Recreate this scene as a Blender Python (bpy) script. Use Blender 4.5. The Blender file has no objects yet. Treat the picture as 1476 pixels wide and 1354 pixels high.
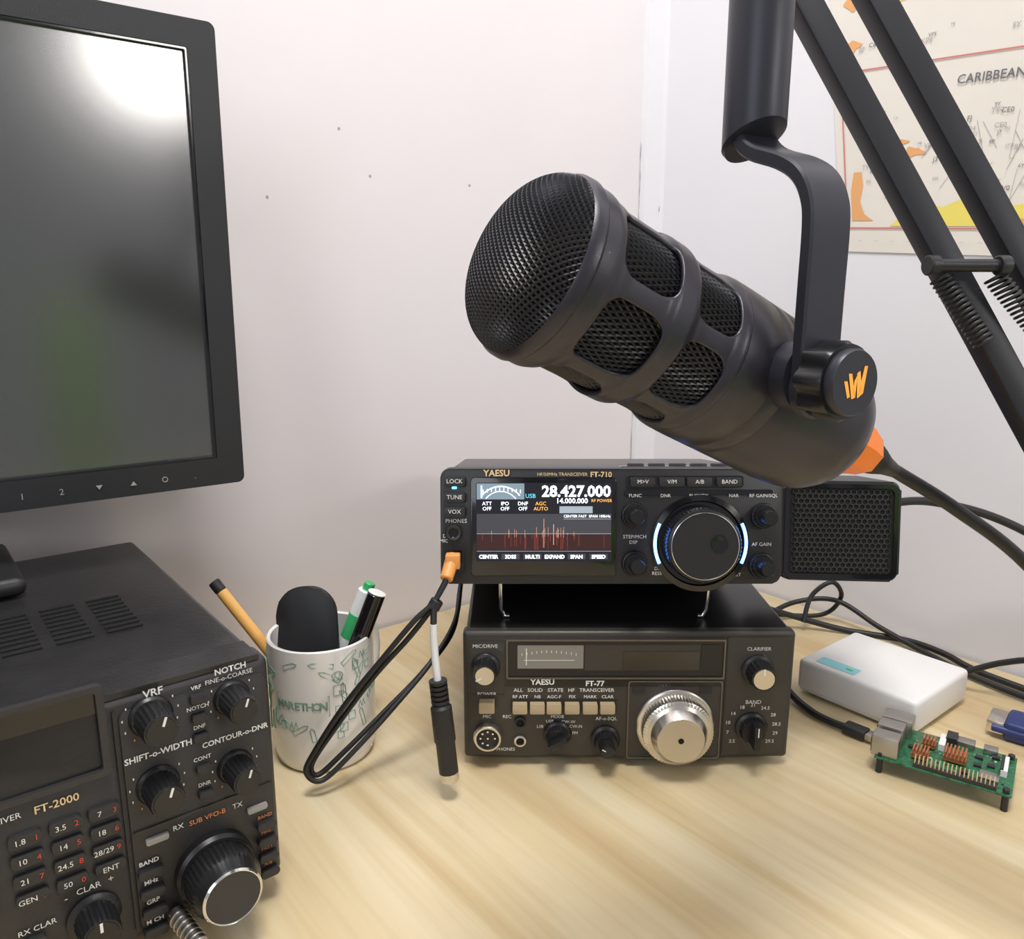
import bpy, bmesh, math, random
from mathutils import Vector, Matrix
random.seed(4)
DZ=.75            # desk top height (m)
CAMH=.336         # camera height above desk
scene=bpy.context.scene
scene.view_settings.view_transform='Standard'
scene.view_settings.look='None'

# ------------------------------------------------------------------ materials
def mat(name,col,rough=.5,metal=0,emit=None,es=0,spec=.5,coat=0,noise=0,nscale=60,bump=0,bscale=400,ior=None):
    m=bpy.data.materials.new(name);m.use_nodes=True
    nt=m.node_tree;b=nt.nodes['Principled BSDF']
    b.inputs['Base Color'].default_value=(*col,1);b.inputs['Roughness'].default_value=rough
    b.inputs['Metallic'].default_value=metal;b.inputs['Specular IOR Level'].default_value=spec
    b.inputs['Coat Weight'].default_value=coat
    if ior: b.inputs['IOR'].default_value=ior
    if emit: b.inputs['Emission Color'].default_value=(*emit,1);b.inputs['Emission Strength'].default_value=es
    tc=nt.nodes.new('ShaderNodeTexCoord')
    if noise:
        n=nt.nodes.new('ShaderNodeTexNoise');n.inputs['Scale'].default_value=nscale
        n.inputs['Detail'].default_value=4
        nt.links.new(tc.outputs['Object'],n.inputs['Vector'])
        r=nt.nodes.new('ShaderNodeValToRGB')
        r.color_ramp.elements[0].position=.3;r.color_ramp.elements[1].position=.7
        r.color_ramp.elements[0].color=(*[c*(1-noise) for c in col],1)
        r.color_ramp.elements[1].color=(*[min(1,c*(1+noise)) for c in col],1)
        nt.links.new(n.outputs['Fac'],r.inputs['Fac']);nt.links.new(r.outputs['Color'],b.inputs['Base Color'])
    if bump:
        n=nt.nodes.new('ShaderNodeTexNoise');n.inputs['Scale'].default_value=bscale
        nt.links.new(tc.outputs['Object'],n.inputs['Vector'])
        bp=nt.nodes.new('ShaderNodeBump');bp.inputs['Strength'].default_value=bump;bp.inputs['Distance'].default_value=.001
        nt.links.new(n.outputs['Fac'],bp.inputs['Height']);nt.links.new(bp.outputs['Normal'],b.inputs['Normal'])
    return m
M={}
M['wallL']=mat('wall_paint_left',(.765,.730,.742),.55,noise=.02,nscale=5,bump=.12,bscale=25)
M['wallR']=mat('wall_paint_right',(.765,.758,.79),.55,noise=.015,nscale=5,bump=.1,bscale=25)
M['crack']=mat('wall_crack',(.25,.22,.2),.9)
M['hole']=mat('nail_hole',(.40,.38,.40),.9)
M['floor']=mat('floor_tile',(.35,.3,.26),.5,noise=.2,nscale=3)
M['blk']=mat('black_plastic',(.016,.016,.018),.42,bump=.1,bscale=900)
M['blk2']=mat('black_gloss',(.006,.006,.008),.15,coat=.3)
M['knob']=mat('knob_black',(.010,.010,.011),.35)
M['dome']=mat('radio_case',(.020,.0195,.0205),.30,noise=.25,nscale=40,bump=.25,bscale=500)
M['panel']=mat('panel_darkgrey',(.028,.027,.028),.45,bump=.1,bscale=700)
M['panel77']=mat('panel_brown_grey',(.050,.045,.039),.42,metal=.25,bump=.08,bscale=700)
M['trim77']=mat('panel_trim',(.16,.15,.135),.3,metal=.8)
M['case77']=mat('case_black',(.010,.010,.011),.3,noise=.2,nscale=30)
M['metal']=mat('brushed_metal',(.66,.62,.56),.28,metal=1)
M['tin']=mat('port_tin',(.42,.40,.37),.35,metal=1)
M['chrome']=mat('chrome',(.8,.8,.8),.15,metal=1)
M['white']=mat('label_white',(.78,.78,.75),.6)
M['grey']=mat('label_grey',(.38,.38,.38),.6)
M['red']=mat('label_red',(.65,.06,.03),.6)
M['orangetxt']=mat('label_orange',(.75,.25,.08),.6)
M['gold']=mat('label_gold',(.75,.55,.3),.5)
M['orange']=mat('orange_plastic',(.95,.23,.02),.45)
M['plug']=mat('plug_orange',(.78,.33,.09),.45)
M['logo']=mat('logo_orange',(1,.42,.05),.5,emit=(1,.4,.05),es=.25)
M['tan']=mat('tan_button',(.42,.33,.2),.5)
M['btn']=mat('button_dark',(.022,.022,.024),.45)
M['led']=mat('lens_clear',(.32,.31,.3),.25)
M['mug']=mat('mug_ceramic',(.84,.82,.80),.18,coat=.4)
M['green']=mat('doodle_green',(.20,.36,.28),.6)
M['pencil']=mat('pen_ochre',(.78,.43,.12),.4)
M['pgreen']=mat('marker_green',(.05,.45,.15),.4)
M['pwhite']=mat('marker_white',(.8,.82,.8),.35)
M['micb']=mat('mic_paint',(.022,.020,.029),.36,bump=.05,bscale=1500)
M['micmesh']=mat('mic_wire',(.030,.030,.034),.35,metal=.5)
M['void']=mat('foam_black',(.004,.004,.004),.9)
M['mount']=mat('mount_metal',(.030,.031,.042),.40,metal=.3)
M['boom']=mat('boom_metal',(.018,.019,.023),.45,metal=.2)
M['cable']=mat('cable_rubber',(.012,.012,.013),.5)
M['cwhite']=mat('cable_white',(.7,.7,.7),.5)
M['box']=mat('white_plastic',(.76,.75,.73),.35)
M['blue']=mat('blue_connector',(.015,.03,.14),.4)
M['cyan']=mat('label_cyan',(.25,.62,.68),.5)
M['pcb']=mat('pcb_green',(.02,.13,.055),.35,noise=.6,nscale=300)
M['heat']=mat('copper_heatsink',(.42,.15,.06),.4,metal=.3)
M['ic']=mat('ic_black',(.02,.02,.02),.4)
M['meter']=mat('meter_face',(.20,.19,.17),.3,emit=(.6,.55,.45),es=.03)
M['glass77']=mat('display_smoke',(.022,.018,.014),.12,coat=.5)
M['ledcyan']=mat('led_cyan',(.1,.7,1),.4,emit=(.15,.75,1),es=3)
M['ledblue']=mat('led_blue_arc',(.2,.4,1),.4,emit=(.08,.26,1),es=10)
M['lcdblk']=mat('lcd_black',(.004,.004,.006),.12,emit=(.012,.012,.018),es=1)
M['lcdw']=mat('lcd_white',(.8,.9,1),.3,emit=(.9,.96,1),es=1.6)
M['lcdg']=mat('lcd_grey',(.3,.35,.4),.3,emit=(.20,.24,.28),es=.8)
M['lcdmet']=mat('lcd_meter_bg',(.2,.25,.3),.3,emit=(.08,.13,.17),es=1)
M['lcdhaze']=mat('lcd_dim',(.03,.03,.035),.2,emit=(.045,.045,.052),es=1)
M['lcdr']=mat('lcd_red',(.15,.02,.01),.3,emit=(.20,.035,.028),es=.8)
M['lcdr2']=mat('lcd_darkred',(.02,.008,.006),.3,emit=(.030,.010,.010),es=1)
M['lcdo']=mat('lcd_orange',(.8,.4,.05),.3,emit=(1,.45,.1),es=1)
M['lcdp']=mat('lcd_peak',(.4,.2,.15),.3,emit=(.62,.30,.22),es=.8)
M['lcdc']=mat('lcd_cyan',(.1,.6,.8),.3,emit=(.15,.6,.8),es=.9)
M['paper']=mat('map_paper',(.74,.70,.63),.7,noise=.02,nscale=10)
M['mapred']=mat('map_border',(.58,.20,.18),.7)
M['mapor']=mat('map_orange',(.75,.38,.15),.7)
M['mapye']=mat('map_yellow',(.80,.68,.14),.7)
M['mapink']=mat('map_ink',(.14,.14,.16),.7)
M['maplt']=mat('map_inklight',(.38,.36,.36),.7)
M['scr']=mat('monitor_panel',(.020,.022,.022),.18,ior=2.5)
M['monitor']=mat('monitor_bezel',(.018,.019,.022),.5,bump=.15,bscale=900)
M['lampm']=mat('lamp_diffuser',(1,1,1),.5,emit=(1,.96,.92),es=24)
M['chairg']=mat('added_chair_green',(.30,.62,.05),.8)  # bright green of the added chair, chosen for its reflection in the monitor
M['lens']=mat('foam_dark',(.008,.009,.011),.55)

def wood():
    m=bpy.data.materials.new('desk_wood');m.use_nodes=True;nt=m.node_tree;b=nt.nodes['Principled BSDF']
    L=nt.links.new
    tc=nt.nodes.new('ShaderNodeTexCoord');mp=nt.nodes.new('ShaderNodeMapping')
    mp.inputs['Scale'].default_value=(8.5,.75,1)
    mp.inputs['Rotation'].default_value=(0,0,math.radians(4))
    L(tc.outputs['Object'],mp.inputs['Vector'])
    n1=nt.nodes.new('ShaderNodeTexNoise');n1.inputs['Scale'].default_value=1.6;n1.inputs['Detail'].default_value=5;n1.inputs['Roughness'].default_value=.60;n1.inputs['Distortion'].default_value=.9
    L(mp.outputs[0],n1.inputs['Vector'])
    r1=nt.nodes.new('ShaderNodeValToRGB');cr=r1.color_ramp
    cr.elements[0].position=.28;cr.elements[0].color=(.54,.385,.20,1)
    cr.elements[1].position=.70;cr.elements[1].color=(.76,.67,.46,1)
    e=cr.elements.new(.42);e.color=(.62,.485,.275,1)
    e=cr.elements.new(.54);e.color=(.68,.56,.345,1)
    L(n1.outputs['Fac'],r1.inputs['Fac'])
    mp2=nt.nodes.new('ShaderNodeMapping');mp2.inputs['Scale'].default_value=(60,2.0,1)
    L(tc.outputs['Object'],mp2.inputs['Vector'])
    n2=nt.nodes.new('ShaderNodeTexNoise');n2.inputs['Scale'].default_value=2.2;n2.inputs['Detail'].default_value=4;n2.inputs['Distortion'].default_value=.3
    L(mp2.outputs[0],n2.inputs['Vector'])
    r2=nt.nodes.new('ShaderNodeValToRGB')
    r2.color_ramp.elements[0].position=.35;r2.color_ramp.elements[0].color=(.84,.79,.70,1)
    r2.color_ramp.elements[1].position=.55;r2.color_ramp.elements[1].color=(1,1,1,1)
    L(n2.outputs['Fac'],r2.inputs['Fac'])
    mx=nt.nodes.new('ShaderNodeMix');mx.data_type='RGBA';mx.blend_type='MULTIPLY';mx.inputs['Factor'].default_value=.45
    L(r1.outputs['Color'],mx.inputs[6]);L(r2.outputs['Color'],mx.inputs[7])
    L(mx.outputs[2],b.inputs['Base Color'])
    b.inputs['Roughness'].default_value=.33
    return m
M['wood']=wood()

# ------------------------------------------------------------------ helpers
CUR=None
XF=Matrix.Identity(4)
def group(name,loc=(0,0,0),rz=0,rx=0):
    global CUR,XF
    e=bpy.data.objects.new(name,None);bpy.context.collection.objects.link(e)
    e.empty_display_size=.02
    e.matrix_world=Matrix.Translation((loc[0],loc[1],loc[2]+DZ))@Matrix.Rotation(rz,4,'Z')@Matrix.Rotation(rx,4,'X')
    CUR=e;XF=Matrix.Identity(4);return e
def link(name,me,m):
    o=bpy.data.objects.new(name,me);bpy.context.collection.objects.link(o)
    if m: me.materials.clear();me.materials.append(M[m])
    if CUR: o.parent=CUR
    me.transform(XF);return o
def frombm(name,bm,m,smooth=False,ang=35):
    bmesh.ops.recalc_face_normals(bm,faces=bm.faces)
    me=bpy.data.meshes.new(name);bm.to_mesh(me);bm.free()
    o=link(name,me,m)
    if smooth:
        for p in me.polygons:p.use_smooth=True
        try: me.set_sharp_from_angle(angle=math.radians(ang))
        except Exception: pass
    return o
def box(name,c,s,m,bev=0,seg=2,rot=None):
    bm=bmesh.new();bmesh.ops.create_cube(bm,size=1)
    bmesh.ops.scale(bm,vec=s,verts=bm.verts)
    if bev: bmesh.ops.bevel(bm,geom=list(bm.edges),offset=bev,segments=seg,profile=.5,affect='EDGES')
    if rot: bmesh.ops.transform(bm,matrix=rot,verts=bm.verts)
    bmesh.ops.translate(bm,vec=c,verts=bm.verts)
    return frombm(name,bm,m,bev>0,40)
def prism(name,pts,y0,y1,m,bev=0):
    """polygon in XZ, extruded from y0 (front) to y1 (back)"""
    bm=bmesh.new()
    a=[bm.verts.new((p[0],y0,p[1])) for p in pts];b=[bm.verts.new((p[0],y1,p[1])) for p in pts]
    f=bm.faces.new(a);bm.faces.new(b[::-1]);n=len(pts)
    for i in range(n): bm.faces.new((a[i],b[i],b[(i+1)%n],a[(i+1)%n]))
    if bev: bmesh.ops.bevel(bm,geom=list(f.edges),offset=bev,segments=2,profile=.5,affect='EDGES')
    return frombm(name,bm,m,True,30)
def rrpts(x,z,w,h,r,n=5):
    pts=[];r=min(r,w/2-1e-5,h/2-1e-5)
    for cx,cz,a0 in((x+w/2-r,z+h/2-r,0),(x-w/2+r,z+h/2-r,90),(x-w/2+r,z-h/2+r,180),(x+w/2-r,z-h/2+r,270)):
        for i in range(n+1):
            a=math.radians(a0+90*i/n);pts.append((cx+r*math.cos(a),cz+r*math.sin(a)))
    return pts
def rr(name,x,z,w,h,r,y0,y1,m,bev=0): return prism(name,rrpts(x,z,w,h,r),y0,y1,m,bev)
def ring(name,outer,inner,y0,y1,m):
    bm=bmesh.new();n=len(outer);V=[]
    for pts,y in((outer,y0),(inner,y0),(inner,y1),(outer,y1)): V.append([bm.verts.new((p[0],y,p[1])) for p in pts])
    for k in range(4):
        A=V[k];B=V[(k+1)%4]
        for i in range(n): bm.faces.new((A[i],A[(i+1)%n],B[(i+1)%n],B[i]))
    return frombm(name,bm,m,True,30)
def basis(axis):
    z=Vector(axis).normalized();x=Vector((1,0,0)) if abs(z.x)<.9 else Vector((0,0,1))
    x=(x-z*x.dot(z)).normalized();y=z.cross(x);return x,y,z
def lathe(name,prof,o,axis,m,segs=48,flute=0,nfl=0,cap=True,ang=35,flr=None):
    x,y,z=basis(axis);o=Vector(o);bm=bmesh.new();R=[]
    for k,(r,s) in enumerate(prof):
        row=[]
        for i in range(segs):
            a=2*math.pi*i/segs;rr_=r
            if flute and (flr is None or k in flr): rr_=r*(1-flute*(.5+.5*math.cos(a*nfl)))
            row.append(bm.verts.new(o+x*(rr_*math.cos(a))+y*(rr_*math.sin(a))+z*s))
        R.append(row)
    for A,B in zip(R,R[1:]):
        for i in range(segs): bm.faces.new((A[i],A[(i+1)%segs],B[(i+1)%segs],B[i]))
    if cap:
        bm.faces.new(R[0]);bm.faces.new(R[-1][::-1])
    return frombm(name,bm,m,True,ang)
def cyl(name,p0,p1,r,m,r1=None,segs=28,bev=.15):
    p0=Vector(p0);p1=Vector(p1);L=(p1-p0).length;r1=r if r1 is None else r1;b=min(bev*r,L*.3)
    return lathe(name,[(r-b,0),(r,b),(r1,L-b),(r1-b,L)],p0,p1-p0,m,segs)
def smoothpath(pts,n=10):
    P=[Vector(p) for p in pts];Q=[P[0]]+P+[P[-1]];out=[]
    for i in range(1,len(Q)-2):
        p0,p1,p2,p3=Q[i-1:i+3]
        for k in range(n):
            t=k/n
            out.append(.5*((2*p1)+(-p0+p2)*t+(2*p0-5*p1+4*p2-p3)*t*t+(-p0+3*p1-3*p2+p3)*t**3))
    out.append(P[-1]);return out
def tube(name,pts,r,m,smooth=True,segs=10,n=10,rad=None):
    P=smoothpath(pts,n) if smooth else [Vector(p) for p in pts]
    bm=bmesh.new();rows=[];t=(P[1]-P[0]).normalized();x,_,_=basis(t)
    for i,p in enumerate(P):
        t=(P[min(i+1,len(P)-1)]-P[max(i-1,0)]).normalized()
        x=(x-t*x.dot(t)).normalized();y=t.cross(x)
        rr_=rad(i/(len(P)-1)) if rad else r
        rows.append([bm.verts.new(p+x*(rr_*math.cos(2*math.pi*k/segs))+y*(rr_*math.sin(2*math.pi*k/segs))) for k in range(segs)])
    for A,B in zip(rows,rows[1:]):
        for k in range(segs): bm.faces.new((A[k],A[(k+1)%segs],B[(k+1)%segs],B[k]))
    bm.faces.new(rows[0]);bm.faces.new(rows[-1][::-1])
    return frombm(name,bm,m,True,60)
def text(name,s,x,z,size,m,y=-.0004,mtx=None,align='CENTER',bold=0):
    cu=bpy.data.curves.new(name,'FONT');cu.body=s;cu.size=size;cu.align_x=align;cu.align_y='CENTER'
    cu.resolution_u=2;cu.offset=bold
    o=bpy.data.objects.new('t',cu);bpy.context.collection.objects.link(o)
    dg=bpy.context.evaluated_depsgraph_get()
    me=bpy.data.meshes.new_from_object(o.evaluated_get(dg));bpy.data.objects.remove(o)
    me.transform(mtx if mtx else Matrix.Translation((x,y,z))@Matrix.Rotation(math.pi/2,4,'X'))
    return link(name,me,m)
def quads(name,rects,y,m):
    bm=bmesh.new()
    for x0,z0,x1,z1 in rects:
        bm.faces.new([bm.verts.new(v) for v in((x0,y,z0),(x1,y,z0),(x1,y,z1),(x0,y,z1))])
    me=bpy.data.meshes.new(name);bm.to_mesh(me);bm.free();return link(name,me,m)
def knob(name,x,z,r,L,m='knob',skirt=1.25,ptr=None,fl=18,top=None,y=0,flute=.08):
    prof=[(r*skirt,0),(r*skirt,.0015),(r*1.08,.003),(r*1.03,.0032),(r*.97,L-.001),(r*.9,L)]
    lathe(name,prof,(x,y,z),(0,-1,0),m,fl*4,flute,fl,flr=(3,4))
    lathe(name+'_cap',[(r*.80,0),(r*.78,.0005)],(x,y-L,z),(0,-1,0),top or m,32)
    if ptr is not None:
        a=math.radians(ptr);R=Matrix.Translation((x,y-L-.0007,z))@Matrix.Rotation(a,4,'Y')
        bm=bmesh.new();w=r*.07
        bm.faces.new([bm.verts.new(R@Vector(v)) for v in((-w,0,r*.3),(w,0,r*.3),(w,0,r*.85),(-w,0,r*.85))])
        me=bpy.data.meshes.new(name+'_mark');bm.to_mesh(me);bm.free();link(name+'_mark',me,'white')

# ------------------------------------------------------------------ room
uL=Vector((.7826,.6225,0));uR=Vector((.6225,-.7826,0));CC=Vector((.178,1.034,0));RZ=math.atan2(.6225,.7826)
def shell(name,pts,z0,z1,m):
    bm=bmesh.new();a=[bm.verts.new((p[0],p[1],z0)) for p in pts];b=[bm.verts.new((p[0],p[1],z1)) for p in pts];n=len(pts)
    bm.faces.new(a);bm.faces.new(b)
    for i in range(n): bm.faces.new((a[i],b[i],b[(i+1)%n],a[(i+1)%n]))
    return frombm(name,bm,m)
CUR=None
lw=shell('wall_left',[CC,CC-uL*3,CC-uL*3-uR*.1,CC-uR*.1+uL*.1],0,2.6,'wallL')
rw=shell('wall_right',[CC,CC+uR*3,CC+uR*3+uL*.1,CC+uL*.1],0,2.6,'wallR')
q=[CC-uR*.1+uL*.1,CC-uL*3-uR*.1,CC-uL*3+uR*3,CC+uR*3+uL*.1]
shell('floor',q,-.05,0,'floor')
cas=shell('trim_1',[CC,CC-uL*.030,CC-uL*.028+uR*.006,CC-uL*.006+uR*.010,CC+uR*.012],0,2.6,'wallR')
CUR=cas
def wl(u,z,off=.0008): # point on left wall, u from corner leftwards (m), z above desk
    return CC-uL*u+uR*off+Vector((0,0,z+DZ))
rc=random.Random(5)
for z0,z1,uu in((.0,.36,.0312),(.40,.52,.0310),(.28,.34,.0045),(.44,.447,.006),(.37,.40,.0050)):
    bm=bmesh.new();n=max(4,int((z1-z0)/.008));L_=[];R_=[]
    for i in range(n+1):
        z=z0+(z1-z0)*i/n;w=.0006*rc.uniform(.2,1.2) if 0<i<n else .0001;o_=rc.uniform(-.0004,.0004)
        off=.0008 if uu>.02 else .0112
        L_.append(bm.verts.new(wl(uu+o_+w,z,off)));R_.append(bm.verts.new(wl(uu+o_-w,z,off)))
    for i in range(n): bm.faces.new((L_[i],R_[i],R_[i+1],L_[i+1]))
    me=bpy.data.meshes.new('crack');bm.to_mesh(me);bm.free();link('crack',me,'crack' if uu<.02 else 'hole')
CUR=lw
for i,(u,z) in enumerate([(.427,.486),(.397,.448),(.283,.449),(.498,.422)]):
    lathe('nail_hole_%d'%i,[(.0018,-.0006),(.0012,.0004)],wl(u,z,0),uR,'hole',10)
CUR=None

# ------------------------------------------------------------------ desk
g=group('desk',(CC.x,CC.y,0),RZ)
box('desktop',(-.575-.004,-.45-.004,-.0125),(1.15,.9,.025),'wood',.002)
for i,(x,y) in enumerate(((-.05,-.05),(-1.1,-.05),(-1.1,-.85),(-.05,-.85))):
    box('leg_%d'%i,(x,y,-.385),(.04,.04,.72),'boom',.002)
    cyl('foot_%d'%i,(x,y,-.75),(x,y,-.744),.02,'blk')
for y in(-.05,-.85): box('rail',(-.575,y,-.045),(1.01,.03,.04),'boom')

# ------------------------------------------------------------------ large base radio
group('radio_transceiver',(-.1325,.4025,0),RZ)
W,H,Dp=.41,.135,.268;B=.012
box('case',(-W/2,Dp/2+.012,B+H/2+.001),(W-.006,Dp-.02,H-.002),'dome',.004,3)
box('front_frame',(-W/2,.010,B+H/2),(W,.022,H),'panel',.005,3)
rr('top_lip',-W/2,B+H+.0005,W-.01,.003,.001,.0,.022,'dome')
for i,(x,y) in enumerate(((-.03,.04),(-.38,.04),(-.03,.24),(-.38,.24))): cyl('foot_%d'%i,(x,y,0),(x,y,B+.002),.012,'blk')
rr('control_panel',-.040,B+H/2-.002,.073,H-.012,.004,-.0022,.0,'panel',.0008)
rr('key_panel',-.122,.062,.086,.100,.003,-.0016,0,'panel',.0006)
box('seam',(-.0785,-.0012,B+H/2),(.0014,.003,H-.012),'blk')
rr('ridge',-.040,.0725,.072,.0016,.0006,-.0032,0,'dome')
ring('display_bezel',rrpts(-.152,.1335,.140,.047,.003),rrpts(-.152,.1335,.133,.041,.002),-.004,0,'panel')
rr('display_glass',-.152,.1335,.133,.041,.002,-.001,0,'blk2')
for y in(.03,.13,.23): cyl('side_screw',(-.001,y,B+H*.75),(.0015,y,B+H*.75),.003,'metal')
for k in range(4):
    cx=-.052-.026*k
    for j in range(9):
        y=.085+j*.0075
        box('vent_slot',(cx,y,B+H+.0004),(.019,.0026,.0012),'void')
for x,z,lab in((-.062,.138,'VRF'),(-.022,.135,'NOTCH'),(-.062,.100,'SHIFT'),(-.023,.095,'DNR')):
    r=.0080 if x>-.04 else .0088
    knob('knob_'+lab.lower(),x,z-.005,r,.019,ptr=20,fl=20,skirt=1.2,y=-.002)
    for a in range(-140,141,28):
        if abs(a)<40: continue
        ar=math.radians(a);R=r*1.50
        quads('tick',[(x+R*math.sin(ar)-.0003,z-.005+R*math.cos(ar)-.0006,x+R*math.sin(ar)+.0003,z-.005+R*math.cos(ar)+.0006)],-.0026,'white' if abs(a)<120 else 'orangetxt')
T=lambda s,x,z,sz,m='white',y=-.0028,**k:text('label_'+s.strip().lower().replace(' ','_'),s,x,z,sz,m,y,**k)
T('VRF',-.060,.1452,.0056,bold=.0001);T('NOTCH',-.0215,.1462,.0046,bold=.0001);T('FINE-o-COARSE',-.0225,.1420,.0036)
T('SHIFT-o-WIDTH',-.060,.1125,.0046,bold=.0001);T('CONTOUR-o-DNR',-.0215,.1078,.0042,bold=.0001)
for x,z,s in((-.0395,.139,'VRF'),(-.0395,.128,'NOTCH'),(-.0395,.117,'DNF'),(-.0395,.099,'CONT'),(-.0395,.084,'DNR')):
    rr('button',x,z-.003,.0075,.0046,.0012,-.006,0,'btn',.0006);T(s,x,z+.0022,.0031,bold=.00005)
for x,z in((-.013,.062),(-.065,.067)): rr('led_bar',x,z-.0015,.011,.0035,.0008,-.004,0,'led',.0005)
T('RX',-.0545,.0672,.0042);T('SUB VFO-B',-.0395,.0665,.0040,'orangetxt');T('TX',-.0235,.0665,.0042)
for (x,z),s,c in zip(((-.009,.050),(-.009,.040),(-.009,.030),(-.009,.020)),('BAND','MHz','FAST','A/B'),('orangetxt',)*4):
    rr('button',x,z-.001,.0105,.0048,.0015,-.006,0,'btn',.0006);T(s,x,z+.0036,.0030,c)
for (x,z),s in zip(((-.070,.050),(-.070,.0385),(-.070,.027),(-.070,.0155)),('BAND','MHz','GRP','M CH')):
    rr('button',x,z-.001,.0120,.0050,.0015,-.006,0,'btn',.0006);T(s,x,z+.0042,.0035,bold=.00006)
DC=(-.0385,-.002,.0365)
lathe('dial_skirt',[(.0205,0),(.0205,.005),(.0190,.007),(.0190,.009)],DC,(0,-1,0),'knob',64)
lathe('dial_grip',[(.0185,.007),(.0185,.021),(.0170,.023),(.0152,.029)],DC,(0,-1,0),'knob',120,.05,40,flr=(0,1))
lathe('dial_ring',[(.0150,.029),(.0154,.0302),(.0146,.0312),(.0138,.0307)],DC,(0,-1,0),'chrome',64)
lathe('dial_face',[(.0140,.029),(.0140,.0309),(.0001,.0309)],DC,(0,-1,0),'panel',64)
keys=[('1.8','1'),('3.5','2'),('7','3'),('10','4'),('14','5'),('18','6'),('21','7'),('24.5','8'),('28/29','9'),('GEN','.'),('50','0'),('ENT','')]
for i,(a,b) in enumerate(keys):
    cx=-.121+.0167*(i%3);cz=.0915-.0103*(i//3)
    rr('key',cx,cz,.0135,.0066,.0015,-.0045,0,'btn',.0006)
    text('key_label',a,cx-(.0022 if b else 0),cz,.0040,'white',-.0050)
    if b: text('key_digit',b,cx+.0045,cz,.0040,'red',-.0050)
for i in range(4):
    for cx in(-.142,-.160): rr('key',cx,.0915-.0103*i,.0135,.0066,.0015,-.0045,0,'btn',.0006)
T('HF/50MHz TRANSCEIVER',-.121,.1040,.0042,'white',align='RIGHT');T('FT-2000',-.1065,.1035,.0056,'gold',bold=.00008)
knob('knob_clar',-.097,.037,.0095,.018,fl=22,skirt=1.3,ptr=0,y=-.002)
T('CLAR',-.098,.0532,.0045);T('-',-.108,.0525,.005);T('+',-.088,.0535,.005)
rr('button',-.123,.0365,.010,.006,.0015,-.005,0,'btn',.0006);T('RX CLAR',-.121,.0435,.0040)
rr('button',-.123,.0235,.010,.006,.0015,-.005,0,'btn',.0006);T('TX CLAR',-.121,.0305,.0040)
for x in(-.18,-.22,-.26,-.3,-.34): knob('knob_aux',x,.05,.009,.018,y=-.001)
cyl('phone_plug',(-.060,-.004,.020),(-.056,-.03,.016),.0045,'tin')
for i in range(6): cyl('plug_rib',(-.060+.0006*i,-.008-.0035*i,.0195-.0006*i),(-.0597+.0006*i,-.0095-.0035*i,.0193-.0006*i),.0052,'tin')

# ------------------------------------------------------------------ monitor
group('computer_monitor',(-.2075,.600,.1990),math.radians(36),math.radians(1.0))
MW,MH=.52,.320
ring('bezel',rrpts(-MW/2,MH/2,MW,MH,.005),rrpts(-MW/2,MH/2+.001,MW-.038,MH-.038,.001),-.004,.010,'monitor')
ring('bezel_lip',rrpts(-MW/2,MH/2+.001,MW-.038,MH-.038,.001),rrpts(-MW/2,MH/2+.001,MW-.041,MH-.041,.001),-.003,.004,'blk2')
rr('screen',-MW/2,MH/2+.001,MW-.039,MH-.039,.001,.0005,.004,'scr')
rr('back_cover',-MW/2,MH/2,MW-.006,MH-.006,.01,.008,.033,'monitor',.004)
for x,s in((-.036,'.'),(-.078,'A'),(-.100,'V'),(-.123,'2'),(-.146,'1')):
    if s in'AV':
        k=1 if s=='A' else -1
        prism('button_mark',[(x-.002,.009-.0015*k),(x+.002,.009-.0015*k),(x,.009+.0015*k)],-.0046,-.004,'grey')
    else: text('button_mark',s,x,.009,.006,'grey',-.0046)
ring('power_mark',rrpts(-.057,.009,.004,.004,.002),rrpts(-.057,.009,.003,.003,.0015),-.0046,-.004,'grey')
cen=Vector((-.425,.460,DZ))
XF=CUR.matrix_world.inverted()@Matrix.Translation(cen)@Matrix.Rotation(RZ,4,'Z')
lathe('stand_base',[(.001,0),(.066,0),(.070,.003),(.068,.008),(.03,.013),(.001,.014)],(0,0,.1485),(0,0,1),'blk',64,cap=False)
box('stand_base_plate',(0,0,.155),(.21,.10,.012),'blk',.005,3)
box('stand_column',(0,.036,.26),(.06,.018,.21),'blk',.004)
XF=Matrix.Identity(4)

# ------------------------------------------------------------------ lower compact radio
W7,H7=.237,.099;S=W7/475
group('radio_transceiver',(-.035,.531,.006))
def p7(px,py): return ((px-668)*S,H7-(py-905)/190*H7)
box('case',(W7/2,.118,H7/2+.001),(W7-.004,.232,H7-.002),'case77',.003,3)
box('front_frame',(W7/2,.004,H7/2),(W7,.012,H7),'panel77',.003,3)
for i,(x,y) in enumerate(((.02,.02),(W7-.02,.02),(.02,.21),(W7-.02,.21))): cyl('foot_%d'%i,(x,y,-.006),(x,y,.002),.008,'blk')
rr('faceplate',W7/2,H7/2,W7-.008,H7-.008,.002,-.0035,0,'panel77',.0008)
x,z=p7(1045,1000);box('seam',(x,-.0036,H7/2),(.001,.001,H7-.008),'blk')
def R7(name,x0,y0,x1,y1,r,ya,yb,m,bev=0):
    a=p7(x0,y0);b=p7(x1,y1);return rr(name,(a[0]+b[0])/2,(a[1]+b[1])/2,b[0]-a[0],a[1]-b[1],r,ya,yb,m,bev)
def ring7(name,x0,y0,x1,y1,t,ya,yb,m,r=.001):
    a=p7(x0,y0);b=p7(x1,y1);cx,cz,w,h=(a[0]+b[0])/2,(a[1]+b[1])/2,b[0]-a[0],a[1]-b[1]
    return ring(name,rrpts(cx,cz,w,h,r),rrpts(cx,cz,w-2*t,h-2*t,r),ya,yb,m)
ring7('meter_bezel',730,914,1042,972,.0012,-.0055,-.003,'trim77')
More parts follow.
